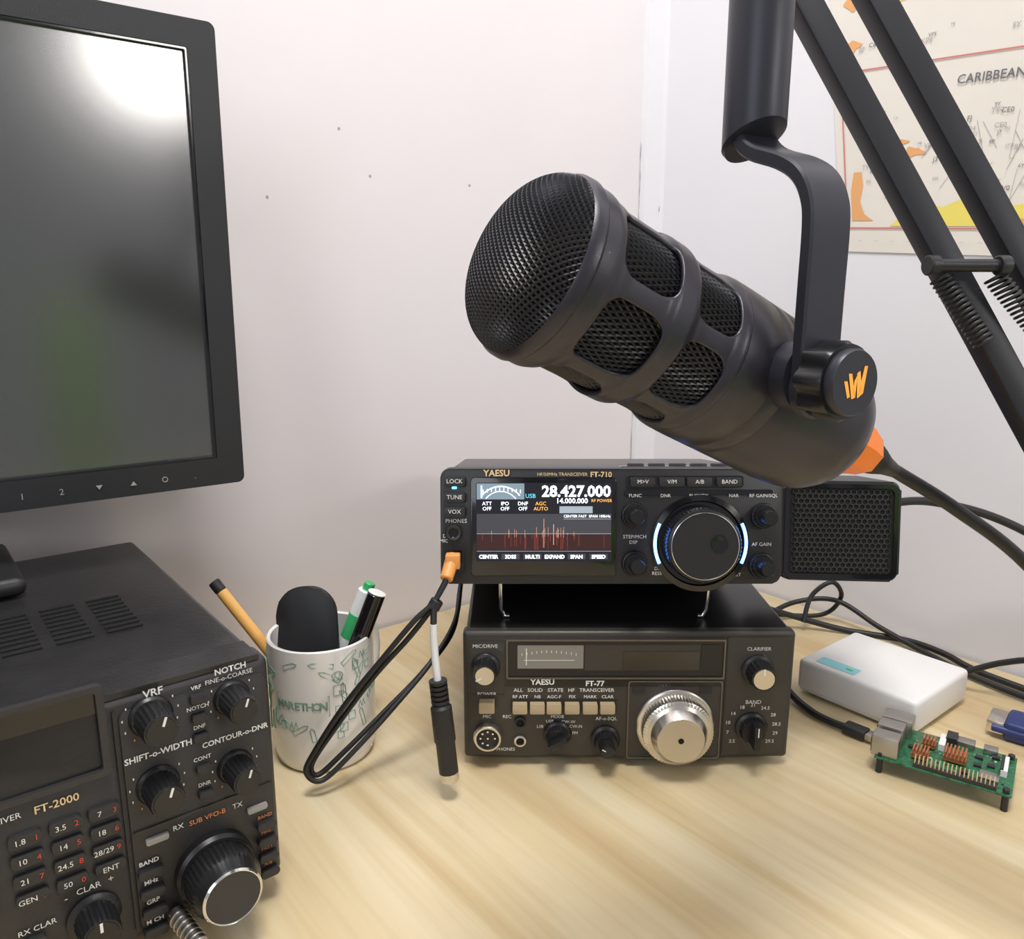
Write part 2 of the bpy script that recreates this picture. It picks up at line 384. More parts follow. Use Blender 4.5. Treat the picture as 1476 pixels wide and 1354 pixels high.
R7('window',733,917,1040,969,.0005,-.0042,-.003,'case77')
R7('meter_face',746,923,840,957,.0005,-.0046,-.004,'meter')
R7('display_surround',842,922,1006,960,.0005,-.0044,-.004,'panel77')
R7('display_glass',896,932,1005,958,.0005,-.0048,-.004,'glass77')
R7('window_side',1008,922,1036,960,.0005,-.0046,-.004,'case77')
for i in range(12):
    a=p7(752+i*7,936-4*math.sin(i/11*math.pi));quads('meter_tick',[(a[0],a[1]-.001,a[0]+.0004,a[1]+.001)],-.0048,'white')
a=p7(755,945);quads('meter_line',[(a[0],a[1],a[0]+.036,a[1]+.0004)],-.0048,'white')
a=p7(758,952);quads('meter_needle',[(a[0],a[1],a[0]+.0006,a[1]+.013)],-.00482,'white')
ring7('knob_box',676,914,728,998,.0006,-.0042,-.003,'panel77')
R7('name_strip',730,970,1042,984,.0005,-.0044,-.003,'blk2')
def t7(s,px,py,sz,m='white',y=-.0050,**k):
    a=p7(px,py);return text('label_'+s.lower().replace(' ','_'),s,a[0],a[1],sz,m,y,**k)
t7('YAESU',782,977,.0058,bold=.00018);t7('FT-77',857,979,.0056,bold=.00018)
t7('ALL   SOLID   STATE   HF   TRANSCEIVER',813,990,.0040,y=-.0038,bold=.00004)
for s,px in(('RF ATT',750),('NB',775),('AGC-F',799),('FIX',825),('MARK',851),('CLAR',876)):
    t7(s,px,1000,.0035,y=-.0038,bold=.00004)
    R7('push_button',px-11,1007,px+10,1021,.0006,-.009,-.003,'tan',.0006)
R7('button_recess',736,1004,890,1023,.0006,-.0040,-.003,'blk')
t7('POWER',702,996,.0040,y=-.0038);R7('power_button',691,1003,713,1019,.0006,-.010,-.003,'tan',.0006)
t7('MIC/DRIVE',700,925,.0038,y=-.0038);t7('CLARIFIER',1090,929,.0038,y=-.0038);t7('-      +',1090,940,.004,y=-.0038)
t7('BAND',1087,1008,.0042,y=-.0038)
t7('MIC',702,1030,.0036,y=-.0038);t7('REC',731,1030,.0036,y=-.0038);t7('PHONES',729,1080,.0036,y=-.0038)
t7('MODE',804,1030,.0034,y=-.0038);t7('AF-o-SQL',875,1033,.0038,y=-.0038)
for s,px,py in(('LSB',779,1045),('USB',793,1037),('CW-W',820,1038),('CW-N',831,1045),('FM',830,1055)): t7(s,px,py,.0033,y=-.0038)
for s,a in(('3.5',-130),('7',-104),('10',-78),('14',-52),('18',-26),('21',0),('24.5',30),('28',56),('28.5',82),('29',106),('29.5',130)):
    r=36;t7(s,1087+r*math.sin(math.radians(a)),1046-r*.93*math.cos(math.radians(a)),.0038,y=-.0038)
def k7(name,px,py,r,L,**k):
    a=p7(px,py);knob(name,a[0],a[1],r,L,y=-.0035,**k);return a
k7('knob_mic_drive',700,955,.0084,.015,ptr=-120,top='metal')
k7('knob_clarifier',1090,960,.0094,.015,ptr=0,top='metal')
k7('knob_af',874,1064,.0086,.009,fl=22);k7('knob_sql',874,1064,.0056,.018,skirt=1.0,ptr=-60)
a=k7('knob_mode',804,1056,.0082,.008,fl=24)
box('knob_mode_bar',(a[0],-.0155,a[1]),(.0150,.009,.0045),'knob',.0015,2,Matrix.Rotation(math.radians(-25),4,'Y'))
a=k7('knob_band',1086,1046,.0094,.008,fl=24)
box('knob_band_bar',(a[0],-.0160,a[1]),(.0055,.011,.019),'knob',.0015);quads('knob_band_mark',[(a[0]-.0004,a[1]+.002,a[0]+.0004,a[1]+.009)],-.0216,'white')
a=p7(703,1058)
lathe('mic_connector',[(.0105,0),(.0105,.005),(.0095,.0065),(.0082,.0065),(.0080,.003),(.0001,.003)],(a[0],-.0035,a[1]),(0,-1,0),'metal',40,cap=False)
lathe('mic_insert',[(.008,.0),(.008,.0036),(.0001,.0036)],(a[0],-.0035,a[1]),(0,-1,0),'blk',40,cap=False)
for i in range(8):
    t=2*math.pi*i/8;c=(a[0]+.0052*math.cos(t),-.007,a[1]+.0052*math.sin(t)) if i<7 else (a[0],-.007,a[1])
    cyl('mic_pin',c,(c[0],c[1]-.002,c[2]),.0008,'chrome',segs=10)
for py in(1038,1066):
    a=p7(750,py);lathe('jack',[(.0044,0),(.0044,.002),(.0030,.0025),(.0026,.0005),(.0001,.0005)],(a[0],-.0035,a[1]),(0,-1,0),'metal' if py>1050 else 'blk',32,cap=False)
    lathe('jack_hole',[(.0027,.0),(.0027,.0012),(.0001,.0012)],(a[0],-.0035,a[1]),(0,-1,0),'void',24,cap=False)
ring7('dial_frame',905,975,1041,1093,.0010,-.0050,-.003,'trim77',.002)
R7('dial_plate',906,976,1040,1092,.002,-.0042,-.003,'panel77')
a=p7(974,1040);o=(a[0],-.0035,a[1])
lathe('dial_scale',[(.0280,0),(.0280,.0035),(.0270,.0045),(.0248,.005)],o,(0,-1,0),'metal',72)
lathe('dial_grip',[(.0252,.0045),(.0252,.0145),(.0228,.016)],o,(0,-1,0),'metal',180,.02,60,flr=(0,1))
lathe('dial_cone',[(.0228,.0157),(.0200,.0175),(.0172,.0235),(.0165,.0245),(.0001,.0245)],o,(0,-1,0),'metal',72,cap=False,ang=20)
lathe('dial_hole',[(.0020,.0243),(.0020,.0249),(.0001,.0249)],o,(0,-1,0),'void',24,cap=False)
for px in(921,1017): R7('dial_tab',px-9,983,px+9,994,.001,-.0048,-.003,'blk')

# ------------------------------------------------------------------ upper compact radio
TI=math.radians(-9);S1=.239/498
group('radio_transceiver',(-.050,.531,.140),0,TI)
W1,H1=.239,.081
def p1(px,py): return ((px-635)*S1,H1-(py-670)/168*H1)
def R1(name,x0,y0,x1,y1,r,ya,yb,m,bev=0):
    a=p1(x0,y0);b=p1(x1,y1);return rr(name,(a[0]+b[0])/2,(a[1]+b[1])/2,b[0]-a[0],a[1]-b[1],r,ya,yb,m,bev)
box('case',(W1/2,.118,H1/2),(W1-.006,.208,H1-.004),'case77',.003,3)
rr('front_panel',W1/2,H1/2,W1,H1,.006,0,.022,'blk',.002)
box('bottom_lip',(W1/2,.02,.002),(W1-.02,.03,.006),'blk',.002)
R1('screen_bezel',679,682,891,826,.003,-.002,.001,'blk2',.0008)
R1('lcd',687,690,884,804,.001,-.0024,0,'lcdblk')
def q1(name,rects,y,m):
    out=[]
    for x0,y0,x1,y1 in rects:
        a=p1(x0,y1);b=p1(x1,y0);out.append((a[0],a[1],b[0],b[1]))
    quads(name,out,y,m)
q1('lcd_meter',[(688,691,757,714)],-.00255,'lcdmet')
q1('lcd_spectrum_bg',[(688,735,883,764)],-.0026,'lcdhaze')
q1('lcd_waterfall',[(688,764,883,788)],-.0026,'lcdr2')
st=[(random.choice((random.uniform(690,880),random.gauss(800,16))),random.uniform(.4,1.0)) for _ in range(34)]
st=[(min(880,max(690,x)),w) for x,w in st]
q1('lcd_signals',[(x,765,x+w,random.uniform(770,788)) for x,w in st],-.0027,'lcdr')
q1('lcd_peaks',[(x,random.uniform(754,763),x+.5,random.uniform(764,770)) for x,w in st[:18]]+[(785,742,785.8,784),(799,750,800,780),(806,757,806.7,770)],-.0028,'lcdp')
q1('lcd_lines',[(688,763.5,883,764.2),(688,789,883,789.6),(814,742,883,742.7)],-.0028,'lcdg')
q1('lcd_menu',[(692+i*32,793,692+i*32+26,801) for i in range(6)],-.0027,'lcdhaze')
q1('lcd_head',[(808,724,856,734)],-.0026,'lcdg')
for i,s in enumerate(('CENTER','3DSS','MULTI','EXPAND','SPAN','SPEED')):
    a=p1(705+i*32,797.5);text('lcd_text',s,a[0],a[1],.0036,'lcdw',-.0029,bold=.0001)
a=p1(828,703);text('lcd_frequency','28.427.000',a[0]+.002,a[1],.0108,'lcdw',-.0028,bold=.00030)
a=p1(826,716);text('lcd_frequency_b','14.000.000',a[0],a[1]-.0002,.0050,'lcdw',-.0028,bold=.00008)
a=p1(869,716);text('lcd_po','RF POWER',a[0],a[1],.0030,'lcdo',-.0028)
a=p1(767,702);text('lcd_mode','USB',a[0]-.0005,a[1]-.0035,.0042,'lcdc',-.0028)
a=p1(850,738.5);text('lcd_c','CENTER FAST  SPAN 100kHz',a[0]-.001,a[1],.0026,'lcdw',-.0029)
for i,s in enumerate(('ATT\nOFF','IPO\nOFF','DNF\nOFF','AGC\nAUTO')):
    a=p1(703+i*26,724);text('lcd_setting',s,a[0],a[1],.0036,'lcdw' if i<3 else 'lcdo',-.0028)
for r0,r1,mm in((34,35.5,'lcdw'),(27,28,'lcdw')):
    bm=bmesh.new();pv=[]
    for i in range(19):
        t=math.radians(-52+104*i/18);pr=[]
        for r in(r0,r1):
            A=p1(723+r*math.sin(t),730-r*math.cos(t)*1.0);pr.append(bm.verts.new((A[0],-.0028,A[1])))
        pv.append(pr)
    for A,B_ in zip(pv,pv[1:]): bm.faces.new((A[0],B_[0],B_[1],A[1]))
    me=bpy.data.meshes.new('s_meter');bm.to_mesh(me);bm.free();link('s_meter_arc',me,mm)
q1('s_meter_ticks',[(697+i*6,700-3*math.sin(i/9*3.14),698+i*6,705-3*math.sin(i/9*3.14)) for i in range(10)],-.0028,'lcdw')
q1('s_meter_needle',[(694,694,696,712)],-.0028,'lcdw')
def t1(s,px,py,sz,m='white',y=-.0006,**k):
    a=p1(px,py);return text('label_'+s.lower().replace(' ','_').replace('/','_'),s,a[0],a[1],sz,m,y,**k)
t1('YAESU',717,676.5,.0062,'gold',-.0023,bold=.00015);t1('HF/50MHz TRANSCEIVER',812,678,.0032,'gold',-.0023);t1('FT-710',868,678.5,.0052,'gold',-.0023,bold=.0001)
for s,py in(('LOCK',688),('TUNE',711),('VOX',732)):
    R1('button',641,py-7,671,py+7,.001,-.003,0,'btn',.0008);t1(s,656,py,.0042,y=-.0034)
R1('status_led',652,696,659,699,.0004,-.002,0,'ledcyan')
t1('PHONES',658,746,.0040);t1('MIC',640,775,.0034);t1('D',641,768,.0034)
a=p1(654,763);lathe('phones_jack',[(.0062,0),(.0062,.001),(.0035,.0012),(.0030,.0004),(.0001,.0004)],(a[0],0,a[1]),(0,-1,0),'blk2',32,cap=False)
lathe('phones_ring',[(.0056,.0012),(.0050,.0022),(.0034,.0018)],(a[0],0,a[1]),(0,-1,0),'panel',32,cap=False)
R1('mic_socket',640,788,670,822,.002,-.0015,0,'blk2')
for px,s in((928,'M>V'),(970,'V/M'),(1010,'A/B'),(1053,'BAND')):
    R1('button',px-18,682,px+18,695,.001,-.004,0,'btn',.0010);t1(s,px,688.5,.0040,y=-.0045)
R1('button_row',905,680,1075,697,.002,-.001,0,'blk2')
R1('button_row_lower',902,700,1118,708,.002,-.001,0,'blk2')
for px,s in((918,'FUNC'),(962,'DNR'),(1010,'BUSY/TX'),(1061,'NAR'),(1104,'RF GAIN/SQL')): t1(s,px,709,.0034,y=-.0015)
t1('STEP/MCH',918,769,.0036);t1('DSP',916,777,.0034);t1('AF GAIN',1103,780,.0036)
t1('DSP\nRESET',953,819,.0034);t1('FINE\n/FAST',1065,821,.0034)
for n_,px,py in(('func',917,737),('step',918,808),('rf_gain',1105,738),('af_gain',1103,811)):
    a=p1(px,py);knob('knob_'+n_,a[0],a[1],.0080,.007,fl=24,y=0,skirt=1.15)
    lathe('knob_inner_'+n_,[(.0056,.006),(.0053,.016),(.0046,.017)],(a[0],0,a[1]),(0,-1,0),'knob',72,.06,18,flr=(0,1))
a=p1(1013,778);o=(a[0],0,a[1])
lathe('dial_well',[(.034,0),(.034,.002),(.030,.003),(.029,.001),(.0001,.001)],o,(0,-1,0),'blk2',72,cap=False)
lathe('dial_grip',[(.0262,.001),(.0262,.013),(.0249,.015),(.0232,.0158)],o,(0,-1,0),'knob',180,.03,60,flr=(0,1))
lathe('dial_rim',[(.0234,.015),(.0232,.0167),(.0228,.0169),(.0225,.0162)],o,(0,-1,0),'chrome',72,cap=False)
lathe('dial_face',[(.0227,.0150),(.0227,.0164),(.0001,.0164)],o,(0,-1,0),'blk',72,cap=False)
b=p1(1033,774);lathe('dial_dimple',[(.0060,.0160),(.0058,.0172),(.0048,.0172),(.0030,.0166),(.0001,.0165)],(b[0],0,b[1]),(0,-1,0),'blk2',40,cap=False)
for sgn in(-1,1):
    pts=[]
    for i in range(15):
        t=math.radians(-26+52*i/14);pts.append((a[0]+sgn*.0318*math.cos(t),-.0028,a[1]+.0318*math.sin(t)))
    tube('led_arc',pts,.0011,'ledblue',smooth=False,segs=8)
for px in(928,960,992,1024,1056,1088):
    x=(px-635)*S1;box('top_button',(x,.030,H1+.0005),(.012,.006,.004),'btn',.001)
box('top_ridge',(W1*.75,.03,H1-.001),(.10,.014,.003),'blk2',.001)
XF=CUR.matrix_world.inverted()
x0,x1=-.006,.141
zt=.146+DZ;zb=.1068+DZ
tube('bail_stand',[(x0-.002,.545,zt),(x0-.002,.553,zb+.006),(x0,.554,zb),(x0+.004,.554,zb)],.0016,'chrome',smooth=False)
tube('bail_stand',[(x1+.002,.545,zt),(x1+.002,.553,zb+.006),(x1,.554,zb),(x1-.004,.554,zb)],.0016,'chrome',smooth=False)
for x in(.02,.12): box('rear_foot',(x,.735,.1085+DZ),(.02,.016,.006),'blk')
XF=Matrix.Identity(4)

# ------------------------------------------------------------------ speaker beside it
group('external_speaker',(.191,.540,.140),math.radians(-4),TI)
SW,SH=.082,.071
rr('cabinet',SW/2,SH/2,SW,SH,.006,0,.07,'blk',.003)
ring('front_rim',rrpts(SW/2,SH/2,SW-.004,SH-.004,.005),rrpts(SW/2,SH/2,SW-.010,SH-.010,.004),-.0015,.001,'blk2')
rr('grille_back',SW/2,SH/2,SW-.010,SH-.010,.004,-.0003,.001,'void')
bm=bmesh.new();pitch=.0040
nx=int((SW-.016)/pitch)+1;nz=int((SH-.014)/(pitch*.866))+1
for j in range(nz):
    for i in range(nx):
        cx=.009+i*pitch+(pitch/2 if j%2 else 0);cz=.008+j*pitch*.866
        if cx>SW-.008 or cz>SH-.007: continue
        ro=[];ri=[];rb=[]
        for k in range(6):
            t=math.radians(30+60*k)
            ro.append(bm.verts.new((cx+pitch*.577*math.cos(t),-.001,cz+pitch*.577*math.sin(t))))
            ri.append(bm.verts.new((cx+pitch*.44*math.cos(t),-.001,cz+pitch*.44*math.sin(t))))
            rb.append(bm.verts.new((cx+pitch*.44*math.cos(t),.0004,cz+pitch*.44*math.sin(t))))
        for k in range(6):
            k2=(k+1)%6;bm.faces.new((ro[k],ro[k2],ri[k2],ri[k]));bm.faces.new((ri[k],ri[k2],rb[k2],rb[k]))
frombm('hex_grille',bm,'btn')
box('mount_bracket',(-.001,.03,SH/2),(.006,.03,.03),'blk',.001)

# ------------------------------------------------------------------ mug with pens
group('pen_mug',(-.142,.552,0))
R=.0385;HM=.096
lathe('mug_body',[(.001,.0),(.033,.0),(.0355,.0025),(.0372,.010),(R,.03),(R,HM-.001),(R-.001,HM),(R-.003,HM-.001),(R-.0035,.03),(.033,.006),(.001,.005)],(0,0,0),(0,0,1),'mug',72,cap=False)
ha=math.radians(62);hd=Vector((math.cos(ha),math.sin(ha),0))
tube('handle',[hd*(R-.002)+Vector((0,0,.084)),hd*(R+.008)+Vector((0,0,.088)),hd*(R+.022)+Vector((0,0,.076)),hd*(R+.024)+Vector((0,0,.054)),hd*(R+.016)+Vector((0,0,.032)),hd*(R-.002)+Vector((0,0,.024))],.0046,'mug',segs=14)
def mugp(ang,z,o=.0003):
    a=math.radians(ang);return Vector(((R+o)*math.sin(a),-(R+o)*math.cos(a),z))
def doodle(pts):
    tube('doodle',[mugp(a,z,.0002) for a,z in pts],.00030,'green',smooth=False,segs=5)
random.seed(7)
for i in range(64):
    a0=random.uniform(-80,88);z0=random.uniform(.030,.088)
    if -46<a0<30 and .044<z0<.068 : continue
    k=random.choice((0,1,1,2,3,1));s=random.uniform(.7,1.3)
    if k==0: doodle([(a0+4*s*math.cos(t)*1.2,z0+.0028*s*math.sin(t)) for t in [j*math.pi/6 for j in range(13)]])
    elif k==1:
        th=random.uniform(0,3.14);L=9*s;dx,dz=math.cos(th),math.sin(th);px_,pz_=-dz,dx
        doodle([(a0+L*dx*u+2.4*px_*v,z0+(.0060*s*dz*u+.0016*pz_*v)) for u,v in((-1,-1),(1,-1),(1.4,0),(1,1),(-1,1),(-1,-1))])
    elif k==2: doodle([(a0+x*s,z0+z_*s) for x,z_ in((-4,0),(-2,.004),(0,0),(2,.004),(4,0))])
    else: doodle([(a0+x*s,z0+z_*s) for x,z_ in((-4,-.003),(-4,.003),(4,.003),(4,-.003),(-4,-.003))])
doodle([(a,z) for a,z in((-40,.047),(-40,.062),(20,.062),(20,.047),(-40,.047))])
for i,ch in enumerate('MARETHON'):
    a=-35+i*7.0;p=mugp(a,.0545,.0004)
    text('mug_letter',ch,0,0,.0085,'green',mtx=Matrix.Translation(p)@Matrix.Rotation(math.radians(a),4,'Z')@Matrix.Rotation(math.pi/2,4,'X'),bold=.0002)
def pen(nm,b,t,r,m,capm=None,cf=.0):
    b=Vector(b);t=Vector(t);d=t-b
    cyl(nm,b,t-d*cf,r,m)
    if capm: cyl(nm+'_end',t-d*cf,t,r*1.02,capm)
pen('fineliner',(.016,-.012,.010),(-.082,.016,.128),.0043,'pencil','cable',.06)
pen('green_marker',(-.012,.010,.008),(.033,.018,.121),.0068,'pwhite')
pen('green_marker_band',(.0180,.0153,.083),(.0258,.0167,.1030),.0070,'pgreen')
pen('green_marker_tip',(.0325,.0179,.1195),(.0352,.0184,.1265),.0042,'pgreen')
pen('black_marker',(-.002,-.015,.008),(.044,-.003,.127),.0066,'blk2','pwhite',.008)
XF=Matrix.Translation((-.012,.010,.096))@Matrix.Rotation(math.radians(-8),4,'Z')@Matrix.Rotation(math.radians(-14),4,'X')@Matrix.Rotation(math.radians(-6),4,'Y')
prism('foam_paddle',rrpts(0,-.006,.047,.070,.021,9),-.0018,.0022,'lens',.0009)
XF=Matrix.Identity(4)

# ------------------------------------------------------------------ microphone
Z0=CAMH
F=Vector((.0085,.2887,.0110+Z0));m_=Vector((.80,.43,-.418)).normalized();h_=Vector((m_.y,-m_.x,0)).normalized()
group('studio_microphone',(0,0,0))
Y=m_.cross(h_)
MB0=Matrix(((h_.x,Y.x,m_.x,F.x),(h_.y,Y.y,m_.y,F.y),(h_.z,Y.z,m_.z,F.z),(0,0,0,1)))
KS=1.06
MB=MB0@Matrix.Diagonal((1,1,KS,1))
XF=MB
def Rs(s):
    K=[(0,.0325),(.002,.0338),(.008,.0340),(.013,.0328),(.018,.0318),(.034,.0318),(.038,.0330),(.044,.0330),(.049,.0314),(.054,.0310),(.066,.0312),(.071,.0330),(.080,.0334)]
    for (a,b),(c,d) in zip(K,K[1:]):
        if s<=c:
            t=(s-a)/(c-a);t=t*t*(3-2*t);return b+(d-b)*t
    return K[-1][1]
NS,NT=144,240;LS=.072
bm=bmesh.new();g=[]
PH=math.radians(0)
def win(s,th):
    t=(th-PH)%(math.pi/3)-math.pi/6
    p=t/math.radians(23.5)
    for a,b in((.0115,.0370),(.0460,.0675)):
        q_=(s-(a+b)/2)/((b-a)/2)
        if abs(q_)<1.3 and abs(p)<1.3: return p,q_,a,b,t
    return None
for i in range(NS+1):
    s=LS*i/NS;row=[]
    for j in range(NT):
        th=2*math.pi*j/NT;row.append(bm.verts.new((s,th,0)))
    g.append(row)
for i in range(NS):
    for j in range(NT):
        s=LS*(i+.5)/NS;th=2*math.pi*(j+.5)/NT;w=win(s,th)
        if w and (abs(w[0])**4+abs(w[1])**4)**.25<1: continue
        bm.faces.new((g[i][j],g[i][(j+1)%NT],g[i+1][(j+1)%NT],g[i+1][j]))
for v in [v for v in bm.verts if not v.link_faces]: bm.verts.remove(v)
newc={}
for v in bm.verts:
    if any(len(e.link_faces)==1 for e in v.link_edges) and .001<v.co.x<LS-.001:
        w=win(v.co.x,v.co.y)
        if w:
            f=(abs(w[0])**4+abs(w[1])**4)**.25
            t=w[4]/f;c_=(w[2]+w[3])/2
            newc[v]=((v.co.x-c_)/f+c_,v.co.y-w[4]+t)
for v,(a,b) in newc.items(): v.co.x=a;v.co.y=b
for v in bm.verts:
    s,th=v.co.x,v.co.y;r=Rs(s);v.co=Vector((r*math.cos(th),r*math.sin(th),s))
o=frombm('cage',bm,'micb',True,60)
md=o.modifiers.new('sol','SOLIDIFY');md.thickness=.0022;md.offset=-1
bm=bmesh.new();n1,n2=80,30
gg=[[bm.verts.new((.0298*math.cos(2*math.pi*(j+.5*(i%2))/n1),.0298*math.sin(2*math.pi*(j+.5*(i%2))/n1),.002+.069*i/n2)) for j in range(n1)] for i in range(n2+1)]
for i in range(0,n2-1):
    for j in range(n1):
        bm.faces.new((gg[i][j],gg[i+1][j if i%2==0 else (j+1)%n1],gg[i+2][j],gg[i+1][(j-1)%n1 if i%2==0 else j]))
o=frombm('cage_wire',bm,'micmesh');md=o.modifiers.new('w','WIREFRAME');md.thickness=.0011
lathe('foam_core',[(.0001,-.0045),(.018,-.004),(.026,-.001),(.0280,.004),(.0280,.074)],(0,0,0),(0,0,1),'void',48,cap=False)
# domed woven front: half spheroid, flattened nose
bm=bmesh.new();RD=.0330;P_=.0025;NN=40;gv={}
DH=.0168
NT_=400;tab=[];acc=0;pr=(0,-DH)
for k in range(NT_+1):
    r=RD*k/NT_;z=-DH*(max(0,1-(r/RD)**2.6))**(1/1.9)
    acc+=math.hypot(r-pr[0],z-pr[1]);pr=(r,z);tab.append((acc,r,z))
def domept(x,y):
    q_=math.hypot(x,y)
    if q_<1e-9: return (0,0,-DH)
    if q_>tab[-1][0]: return None
    lo,hi=0,NT_
    while hi-lo>1:
        md_=(lo+hi)//2
        if tab[md_][0]<q_: lo=md_
        else: hi=md_
    _,r,z=tab[hi];return (x/q_*r,y/q_*r,z)
for i in range(-NN,NN+1):
    for j in range(-NN,NN+1):
        if (i+j)%2: continue
        p=domept(i*P_/2*1.15,j*P_/2)
        if p: gv[i,j]=bm.verts.new(p)
for (i,j) in list(gv):
    c=[(i,j),(i+1,j+1),(i+2,j),(i+1,j-1)]
    if all(k in gv for k in c): bm.faces.new([gv[k] for k in c])
for v in [v for v in bm.verts if not v.link_faces]: bm.verts.remove(v)
o=frombm('front_wire',bm,'micmesh');md=o.modifiers.new('w','WIREFRAME');md.thickness=.0012
lathe('front_backing',[(max(.0001,.955*r),z*.90+.0004) for _,r,z in tab[::16]],(0,0,0),(0,0,1),'void',48,cap=False)
lathe('front_rim',[(.0312,-.0010),(.0332,-.0022),(.0344,-.0008),(.0347,.0022),(.0334,.004),(.0312,.004)],(0,0,0),(0,0,1),'micb',72,cap=False)
lathe('body',[(.028,.070),(.0325,.070),(.0332,.0725),(.0334,.080),(.0334,.0885),(.0330,.0890),(.0330,.0896),(.0334,.0901),(.0334,.096),(.0330,.0965),(.0330,.0971),(.0334,.0976),(.0334,.132),(.0328,.141),(.0312,.148),(.0285,.1535),(.0245,.157),(.018,.159),(.001,.160)],(0,0,0),(0,0,1),'micb',80,cap=False,ang=50)
lathe('xlr_collar',[(.0150,.156),(.0155,.160),(.0140,.178),(.0120,.184),(.0110,.188)],(0,0,0),(0,0,1),'orange',8,ang=20)
lathe('cable_boot',[(.0092,.186),(.0092,.1885),(.0080,.189),(.0086,.1915),(.0074,.192),(.0080,.1945),(.0068,.195),(.0072,.1975),(.0060,.198),(.0062,.2005),(.005,.204),(.0036,.212)],(0,0,0),(0,0,1),'cable',32)
XF=MB0
SP=.102;UP=.003
lathe('hinge_boss',[(.013,.030),(.013,.0405)],(0,-UP,SP),(1,0,0),'mount',40)
lathe('tilt_knob',[(.0115,.0452),(.0145,.0458),(.0145,.0560),(.0134,.0575)],(0,-UP,SP),(1,0,0),'knob',96,.16,8,flr=(1,2))
lathe('tilt_knob_cap',[(.0118,.0565),(.0120,.0600),(.0113,.0612),(.0001,.0612)],(0,-UP,SP),(1,0,0),'mount',48,cap=False)
XF=Matrix.Identity(4)
PC=F+m_*SP-Y*UP
wv=Vector((-h_.y,h_.x,0))
lc=PC+h_*.0614
bm=bmesh.new()
def lg(a,b): return lc+wv*a*.85+Vector((0,0,b*.85))
for quad in ([(-.0072,.001),(-.0052,.001),(-.0030,-.0055),(-.0045,-.0062)],[(-.0048,.004),(-.0028,.004),(.0002,-.0060),(-.0020,-.0066)],[(-.0010,.001),(.0006,.0035),(.0002,-.0060),(-.0014,-.0040)],[(.0002,.0040),(.0020,.0050),(.0040,-.0030),(.0014,-.0064)],[(.0045,.0068),(.0064,.0068),(.0048,-.0045),(.0016,-.0064)]):
    bm.faces.new([bm.verts.new(lg(*p)) for p in quad])
frombm('logo',bm,'logo')
def strap(name,path,w,t,m):
    bm=bmesh.new();rows=[]
    P=smoothpath([PC+h_*a+Vector((0,0,b)) for a,b in path],4);n=len(P)
    for i,p in enumerate(P):
        tg=(P[min(i+1,n-1)]-P[max(i-1,0)]).normalized();nn=tg.cross(wv).normalized()
        ww=w;c_=.0009
        rows.append([bm.verts.new(p+wv*a+nn*b) for a,b in((-ww+c_,-t),(ww-c_,-t),(ww,-t+c_),(ww,t-c_),(ww-c_,t),(-ww+c_,t),(-ww,t-c_),(-ww,-t+c_))])
    for A,B_ in zip(rows,rows[1:]):
        for k in range(8): bm.faces.new((A[k],A[(k+1)%8],B_[(k+1)%8],B_[k]))
    bm.faces.new(rows[0]);bm.faces.new(rows[-1][::-1])
    return frombm(name,bm,m,True,40)
PO=.005
path=[(PO-.001,.118),(PO-.001,.094),(PO+.001,.088),(.013,.0825),(.027,.0775),(.036,.0720),(.0412,.064),(.043,.054),(.043,.03),(.043,0),(.043,-.006)]
strap('yoke_strap',path,.0100,.0028,'mount')
lathe('yoke_eye',[(.0098,-.0028),(.0109,-.0017),(.0109,.0017),(.0098,.0028)],PC+h_*.043+Vector((0,0,-.004)),h_,'mount',40)
PP=PC+h_*PO
bm=bmesh.new();rows=[]
for k,(r,s) in enumerate(((.0105,0),(.0120,.0015),(.0120,.180),(.0110,.182))):
    row=[]
    for i in range(48):
        t=2*math.pi*i/48;c_=math.cos(t)
        zz=s if k>1 else .0880+s+.006*c_
        row.append(bm.verts.new(PP+h_*(r*c_)+wv*(r*math.sin(t))+Vector((0,0,zz))))
    rows.append(row)
for A,B_ in zip(rows,rows[1:]):
    for i in range(48): bm.faces.new((A[i],A[(i+1)%48],B_[(i+1)%48],B_[i]))
bm.faces.new(rows[0]);bm.faces.new(rows[-1][::-1]);frombm('yoke_post',bm,'mount',True,40)
# ------------------------------------------------------------------ boom arm
group('microphone_boom_arm',(0,0,0))
def cp(x,y,z): return Vector((x,y,z+Z0))
A0=cp(.1300,.396,.132);A1=cp(.2185,.362,-.0275);dA=(A1-A0)
def bar(nm,p,q,w):
    p=Vector(p);q=Vector(q);z=(q-p).normalized();x=(Vector((1,0,0))-z*z.x).normalized();y=z.cross(x);L=(q-p).length
    Rm=Matrix(((x.x,y.x,z.x,0),(x.y,y.y,z.y,0),(x.z,y.z,z.z,0),(0,0,0,1)))
    return box(nm,(p+q)/2,(w,w,L),'boom',.0010,2,Rm)
At=A0-dA*.45;Ab=A0+dA*2.05;off=Vector((.0325,0,.000))
bar('lower_bar_1',At,Ab,.0120);bar('lower_bar_2',At+off,Ab+off+Vector((.004,0,0)),.0120)
pt=PP+Vector((0,0,.182))
cyl('head_pivot',pt+Vector((0,0,.0)),pt+Vector((0,0,.03)),.013,'boom')
bar('head_link',pt+Vector((0,0,.02)),At+off*.5,.018)
base=Vector(((Ab+off*.5).x,(Ab+off*.5).y,0))
cyl('base_post',base+Vector((0,0,.012)),Vector((base.x,base.y,Ab.z+.01)),.012,'boom')
lathe('base_flange',[(.035,0),(.035,.008),(.014,.014)],base,(0,0,1),'boom',40)
cyl('base_pivot',Ab+Vector((-.012,0,0)),Ab+off+Vector((.014,0,0)),.010,'boom')
pc=cp(.1970,.356,.0140)
cyl('spring_pin',pc+Vector((-.016,-.001,.0)),pc+Vector((.016,.001,0)),.0028,'blk')
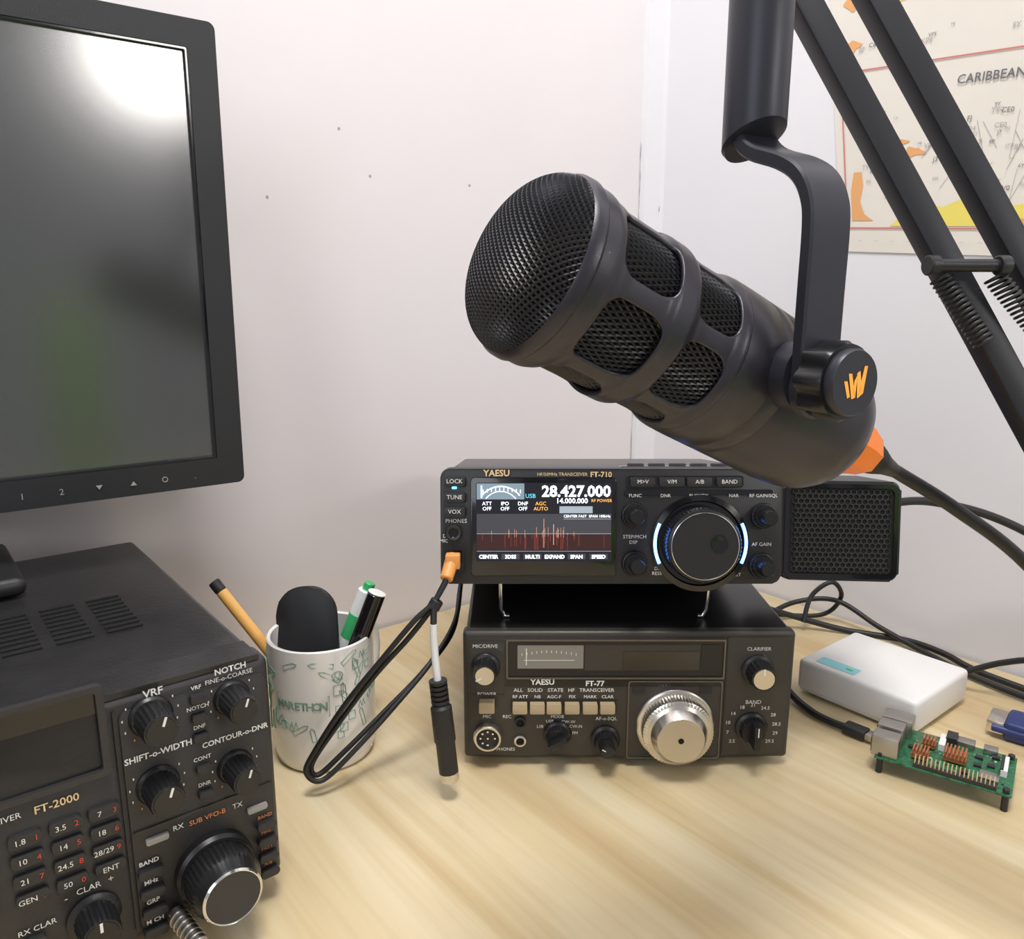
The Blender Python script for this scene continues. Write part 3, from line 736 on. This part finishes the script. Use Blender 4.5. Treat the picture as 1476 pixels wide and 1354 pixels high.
cyl('pin_head',pc+Vector((-.0180,-.001,0)),pc+Vector((-.013,0,0)),.0044,'blk');cyl('pin_head',pc+Vector((.013,0,0)),pc+Vector((.0180,.001,0)),.0044,'blk')
dn=dA.normalized();xx,yy,_=basis(dn)
for sx in(-.0115,.0120):
    st_=pc+Vector((sx,.004,-.002));N=16;dq=(dn+Vector((.25 if sx>0 else .12,0,0))).normalized()
    tube('spring',[st_+dq*(.003+.036*i/(N*12))+xx*.0042*math.cos(i*2*math.pi/12)+yy*.0042*math.sin(i*2*math.pi/12) for i in range(N*12)],.0007,'blk',smooth=False,segs=6)
group('microphone_cable',(0,0,0))
e0=F+m_*.208*KS
tube('cable',[e0-m_*.002,e0+m_*.012,e0+m_*.014+Vector((.028,.0,-.017)),cp(.270,.400,-.136),cp(.33,.41,-.195),cp(.40,.43,-.28),cp(.46,.45,-.329),cp(.50,.44,-.3315)],.0034,'cable')

# ------------------------------------------------------------------ adapter cable
group('adapter_cable',(0,0,0))
cyl('orange_plug',cp(-.0405,.527,-.174),cp(-.0445,.512,-.186),.0050,'plug',.0044)
box('plug_latch',cp(-.0405,.522,-.176),(.010,.008,.010),'plug',.001)
up=Vector((0,0,.009))
def ca(*a): return cp(*a)+up*max(0,min(1,(-a[2]-.23)/.06))
tube('cable_a',[cp(-.0445,.512,-.186),cp(-.050,.508,-.196),cp(-.0545,.507,-.205),ca(-.070,.505,-.225),ca(-.095,.502,-.257),ca(-.122,.497,-.298),ca(-.1375,.494,-.322),ca(-.134,.495,-.331),ca(-.118,.505,-.320),ca(-.092,.525,-.300),ca(-.066,.545,-.277),ca(-.046,.575,-.255),cp(-.043,.62,-.235),cp(-.042,.69,-.22)],.0019,'cable')
tube('cable_b',[cp(-.0445,.511,-.187),cp(-.053,.505,-.200),cp(-.066,.502,-.212),ca(-.088,.500,-.240),ca(-.113,.496,-.276),ca(-.134,.491,-.310),ca(-.1405,.489,-.325),ca(-.130,.491,-.3325),ca(-.108,.505,-.316),ca(-.080,.53,-.292),ca(-.060,.55,-.270),ca(-.0445,.58,-.248),cp(-.0425,.63,-.232),cp(-.042,.69,-.215)],.0019,'cable')
cyl('cable_tie',cp(-.050,.507,-.1985),cp(-.0535,.506,-.2045),.0044,'cable')
tube('cable_c',[cp(-.052,.505,-.200),cp(-.0525,.503,-.206),cp(-.0525,.500,-.214)],.0022,'cable')
tube('cable_white',[cp(-.0525,.500,-.213),cp(-.052,.498,-.230),cp(-.050,.495,-.252)],.0026,'cwhite')
d0=cp(-.050,.495,-.250);d1=cp(-.0425,.489,-.322);dd=(d1-d0).normalized()
prof=[]
for i in range(5): prof+=[(.0062,.001+i*.0034),(.0062,.0030+i*.0034),(.0040,.0031+i*.0034),(.0040,.0043+i*.0034)]
lathe('strain_relief',prof,d0,dd,'cable',24)
L=(d1-d0).length
lathe('socket_body',[(.0045,.017),(.0072,.020),(.0074,L*.6),(.0066,L*.62),(.0066,L-.006)],d0,dd,'cable',40)
lathe('socket_tip',[(.0066,L-.006),(.0066,L-.001),(.0060,L)],d0,dd,'metal',40)

# ------------------------------------------------------------------ white box
group('network_switch',(.317,.632,0),math.atan2(.6225,.7826))
box('housing',(0,0,.0170),(.094,.102,.028),'box',.004,3)
box('base_lip',(0,0,.004),(.090,.098,.004),'box',.001)
for x in(-.036,.036):
    for y in(-.040,.040): cyl('foot',(x,y,0),(x,y,.003),.004,'blk')
XF=Matrix.Translation((0,0,.0313))
def top(nm,x0,y0,x1,y1,m):
    bm=bmesh.new();bm.faces.new([bm.verts.new(v) for v in((x0,y0,0),(x1,y0,0),(x1,y1,0),(x0,y1,0))]);me=bpy.data.meshes.new(nm);bm.to_mesh(me);bm.free();link(nm,me,m)
top('label',-.041,.004,-.028,.038,'cyan')
XF=Matrix.Translation((0,0,.0314));top('label_mark',-.036,.008,-.033,.014,'pgreen')
XF=Matrix.Identity(4)

# ------------------------------------------------------------------ single board computer
group('single_board_computer',(.312,.518,0),math.radians(-35))
Zp=.0125
box('board',(0,0,Zp),(.085,.056,.0015),'pcb',.0005)
for x in(-.039,.039):
    for y in(-.0245,.0245): cyl('standoff',(x,y,0),(x,y,Zp+.004),.0022,'blk')
def port(nm,x,y,w,d,h,two):
    box(nm,(x,y,Zp+.0008+h/2),(w,d,h),'tin',.0004)
    xe=x-w/2-.0002
    if two:
        for z in(h*.28,h*.74):
            box('usb_opening',(xe,y,Zp+.0008+z),(.0006,d*.84,h*.32),'void');box('usb_tongue',(xe-.0003,y,Zp+.0008+z+h*.05),(.0006,d*.7,h*.08),'grey')
    else: box('ethernet_opening',(xe,y,Zp+.0008+h*.45),(.0006,d*.76,h*.62),'void')
port('usb_ports',-.0365,-.0195,.0175,.0135,.0150,True)
port('usb_ports',-.0365,-.0010,.0175,.0135,.0150,True)
port('ethernet_port',-.0350,.0185,.0210,.0155,.0132,False)
def fins(nm,x,y,w,h_,n):
    box(nm,(x,y,Zp+.0035),(w,h_,.003),'heat')
    for i in range(n): box(nm+'_fin',(x-w/2+w*(i+.5)/n,y,Zp+.0060),(w/n*.45,h_,.005),'heat')
fins('heatsink',.006,.000,.0145,.0145,6);fins('heatsink_small',-.015,-.011,.011,.011,5);fins('heatsink_edge',-.012,.008,.009,.009,4)
box('pin_header',(.008,-.0245,Zp+.002),(.051,.005,.003),'ic')
bm=bmesh.new()
for i in range(20):
    for j in(-1,1):
        bmesh.ops.create_cube(bm,size=1,matrix=Matrix.Translation((-.0165+i*.00254,-.0245+j*.00127,Zp+.0055))@Matrix.Diagonal((.0007,.0007,.007,1)))
frombm('pins',bm,'gold')
box('hdmi_port',(.010,.0245,Zp+.003),(.012,.009,.005),'tin',.0005);box('hdmi_port',(.026,.0245,Zp+.003),(.009,.008,.004),'tin',.0005)
box('wifi_shield',(.028,-.012,Zp+.002),(.012,.011,.002),'tin',.0004)
box('camera_connector',(.036,.006,Zp+.003),(.004,.022,.005),'white');box('camera_latch',(.0345,.006,Zp+.0055),(.002,.021,.002),'ic')
box('display_connector',(-.004,.016,Zp+.003),(.004,.018,.005),'white')
box('audio_jack',(.001,.024,Zp+.004),(.007,.012,.006),'ic')
for x,y in((.020,.000),(.020,.012),(.028,.004),(-.022,.000),(.013,-.015),(.030,.018)): box('chip',(x,y,Zp+.0015),(.005,.004,.0018),'ic')
for k in range(34): box('smd',(random.uniform(-.024,.038),random.uniform(-.020,.022),Zp+.001),(.0016,.0010,.001),random.choice(('white','metal','ic','tan')))

# ------------------------------------------------------------------ right side cables
def inroom(p):
    p=Vector(p);k=(p-CC).dot(uL)
    if k>-.012: p=p-uL*(k+.012)
    return p
def wcable(pts,r):
    group('power_cable',(0,0,0));tube('cable',[inroom(p) for p in pts],r,'cable')
wcable([(.274,.63,.165),(.31,.645,.168),(.36,.66,.166),(.42,.650,.150),(.475,.60,.115),(.51,.54,.07),(.54,.48,.01),(.56,.44,.004)],.0036)
wcable([(.205,.74,.05),(.24,.76,.035),(.29,.775,.015),(.34,.765,.004),(.39,.74,.004),(.410,.705,.006),(.425,.67,.004),(.47,.60,.004),(.52,.50,.004)],.0030)
wcable([(.205,.72,.03),(.25,.77,.012),(.30,.80,.020),(.34,.79,.026),(.37,.755,.012),(.395,.715,.004),(.42,.65,.004),(.50,.53,.004)],.0026)
wcable([(.205,.70,.05),(.23,.67,.02),(.238,.63,.006),(.246,.60,.004),(.256,.583,.004),(.264,.574,.0045)],.0030)
CUR_=Matrix.Translation((.2695,.5685,.005))@Matrix.Rotation(math.radians(-47),4,'Z')
XF=CUR_;box('usb_plug_body',(0,0,0),(.018,.012,.007),'cable',.0015);box('usb_plug_shell',(.011,0,0),(.006,.010,.0045),'tin',.0004);XF=Matrix.Identity(4)
wcable([(.205,.75,.02),(.27,.80,.006),(.33,.80,.006),(.345,.79,.03),(.33,.78,.05),(.31,.78,.035),(.30,.77,.010)],.0024)
wcable([(.383,.648,.010),(.396,.640,.020),(.415,.625,.035),(.430,.605,.045),(.435,.590,.030),(.430,.580,.020),(.424,.572,.0175)],.0026)
group('serial_connector',(.405,.560,.0),math.radians(-40))
box('hood',(0,0,.0085),(.040,.030,.015),'blue',.003,3);box('shell',(-.026,0,.0085),(.012,.025,.010),'metal',.001)
for y in(-.018,.018): cyl('thumbscrew',(-.028,y*.72,.0085),(.010,y*.72,.0085),.003,'blue')
tube('lead',[(.018,0,.0085),(.04,.0,.007),(.07,.01,.004)],.003,'cable')

# ------------------------------------------------------------------ wall map
group('wall_map',(CC.x,CC.y,0))
def wm(u,z,o): return uR*u-uL*o+Vector((0,0,z))
def wpoly(nm,pts,o,m):
    bm=bmesh.new();bm.faces.new([bm.verts.new(wm(u,z,o)) for u,z in pts])
    me=bpy.data.meshes.new(nm);bm.to_mesh(me);bm.free();return link(nm,me,m)
def skew(u,z): return (u+(.40-z)*.14, z-(u-.26)*.07)
def wq(nm,pts,o,m): return wpoly(nm,[skew(*p) for p in pts],o,m)
wq('sheet',[(.248,.382),(.70,.382),(.70,.80),(.248,.80)],.0012,'paper')
def wline(a,b,w,m='mapred',o=.0020):
    a=Vector(skew(*a)).to_2d();b=Vector(skew(*b)).to_2d();d=(b-a).normalized();n=Vector((-d.y,d.x))*w/2
    wpoly('line',[tuple(a-n),tuple(b-n),tuple(b+n),tuple(a+n)],o,m)
wline((.257,.405),(.68,.405),.0014);wline((.257,.405),(.257,.552),.0014);wline((.257,.552),(.68,.552),.0014)
blob=lambda cu,cz,ru,rz,sd:[(cu+ru*math.cos(t)*(1+.3*math.sin(3*t+sd)),cz+rz*math.sin(t)*(1+.25*math.cos(5*t+sd))) for t in[k*math.pi/12 for k in range(24)]]
def mtext(s,u,z,sz,m='mapink',b=0):
    u,z=skew(u,z);p=wm(u,z,.0024);sl=math.atan(.07)
    R3=Matrix(((uR.x,0,-uL.x,p.x),(uR.y,0,-uL.y,p.y),(0,1,0,p.z),(0,0,0,1)))
    text('map_text',s,0,0,sz,m,mtx=R3@Matrix.Rotation(-sl,4,'Z'),bold=b)
wq('land',[(.262,.412),(.262,.440),(.266,.458),(.274,.458),(.275,.445),(.271,.430),(.275,.418),(.284,.412)],.0016,'mapor')
wq('land',blob(.302,.484,.016,.004,2),.0016,'mapor');wq('land',blob(.325,.474,.010,.004,3),.0016,'mapor')
wq('land',[(.300,.407),(.315,.418),(.33,.428),(.35,.424),(.37,.432),(.395,.422),(.44,.43),(.50,.42),(.52,.407)],.0016,'mapye')
wq('land',blob(.268,.575,.010,.005,.5),.0016,'mapor');wq('land',blob(.300,.61,.02,.006,1.5),.0016,'mapye');wq('land',blob(.275,.615,.010,.008,4),.0016,'mapor')
wq('land',blob(.41,.410,.02,.004,4),.0017,'mapor')
mtext('CARIBBEAN',.394,.532,.0105,b=.0001)
rnd=random.Random(3)
for _ in range(95):
    u=rnd.uniform(.275,.50);z=rnd.choice((rnd.uniform(.43,.515),rnd.uniform(.43,.515),rnd.uniform(.565,.66)))
    mtext(rnd.choice(('VP5','KP4','J7','V2','FJ','PJ2','P4','YV0','J3','9Y','8P','VP2E','HI','CO','6Y','C6','CE0','J6')),u,z,rnd.choice((.0045,.006,.0035)),rnd.choice(('mapink','maplt')))
for _ in range(22):
    u=rnd.uniform(.34,.44);z=rnd.uniform(.45,.51);wline((u,z),(u+rnd.uniform(-.03,.03),z-rnd.uniform(.02,.05)),.0004,'maplt',.0018)
for k in range(20): mtext('---',.27+k*.016,.393,.004,'maplt')

# ------------------------------------------------------------------ lamp and added green chair, reflected in the screen
group('added_green_chair',(.87,-.38,-DZ),math.radians(130))  # unseen chair, added to put a green reflection in the monitor
box('seat',(0,0,.48),(.50,.46,.08),'chairg',.03,4);box('backrest',(0,.22,.79),(.50,.07,.50),'chairg',.03,4)
cyl('gas_post',(0,0,.1),(0,0,.45),.03,'blk')
for i in range(5):
    t=2*math.pi*i/5;cyl('leg',(0,0,.10),(.28*math.cos(t),.28*math.sin(t),.06),.018,'blk');cyl('caster',(.28*math.cos(t)-.02,.28*math.sin(t),.03),(.28*math.cos(t)+.02,.28*math.sin(t),.03),.03,'blk')
box('back_bar',(0,.25,.55),(.06,.02,.3),'blk',.005)
group('floor_lamp',(1.42,-.85,-DZ))
lathe('base',[(.001,0),(.14,0),(.14,.015),(.02,.03)],(0,0,0),(0,0,1),'boom',48)
cyl('pole',(0,0,.02),(0,0,1.60),.012,'boom')
lathe('globe_shade',[(.15*math.sin(t)+.001,1.74-.15*math.cos(t)) for t in[math.pi*k/20 for k in range(21)]],(0,0,0),(0,0,1),'lampm',48,cap=False)

# ------------------------------------------------------------------ lights
def area(nm,loc,tgt,size,power,col):
    l=bpy.data.lights.new(nm,'AREA');l.shape='DISK';l.size=size;l.energy=power;l.color=col
    o=bpy.data.objects.new(nm,l);bpy.context.collection.objects.link(o);o.location=loc
    o.rotation_euler=(Vector(tgt)-Vector(loc)).to_track_quat('-Z','Y').to_euler()
area('ceiling_light',(.05,.10,2.55),(.0,.50,.75),.55,25,(1,.97,.955))
area('back_fill_light',(-1.0,-1.6,1.9),(.1,.6,.9),1.2,11,(.90,.94,1))  # added cool fill light from behind; no window is modelled there
w=bpy.data.worlds.new('world');scene.world=w;w.use_nodes=True
w.node_tree.nodes['Background'].inputs[0].default_value=(.93,.93,.98,1);w.node_tree.nodes['Background'].inputs[1].default_value=.38

# ------------------------------------------------------------------ camera
cd=bpy.data.cameras.new('camera');cam=bpy.data.objects.new('camera',cd);bpy.context.collection.objects.link(cam)
cam.location=(0,0,DZ+CAMH);cam.rotation_euler=(math.radians(90-12.1),0,0)
cd.sensor_width=36;cd.lens=1150/1476*36;cd.clip_start=.01
scene.camera=cam
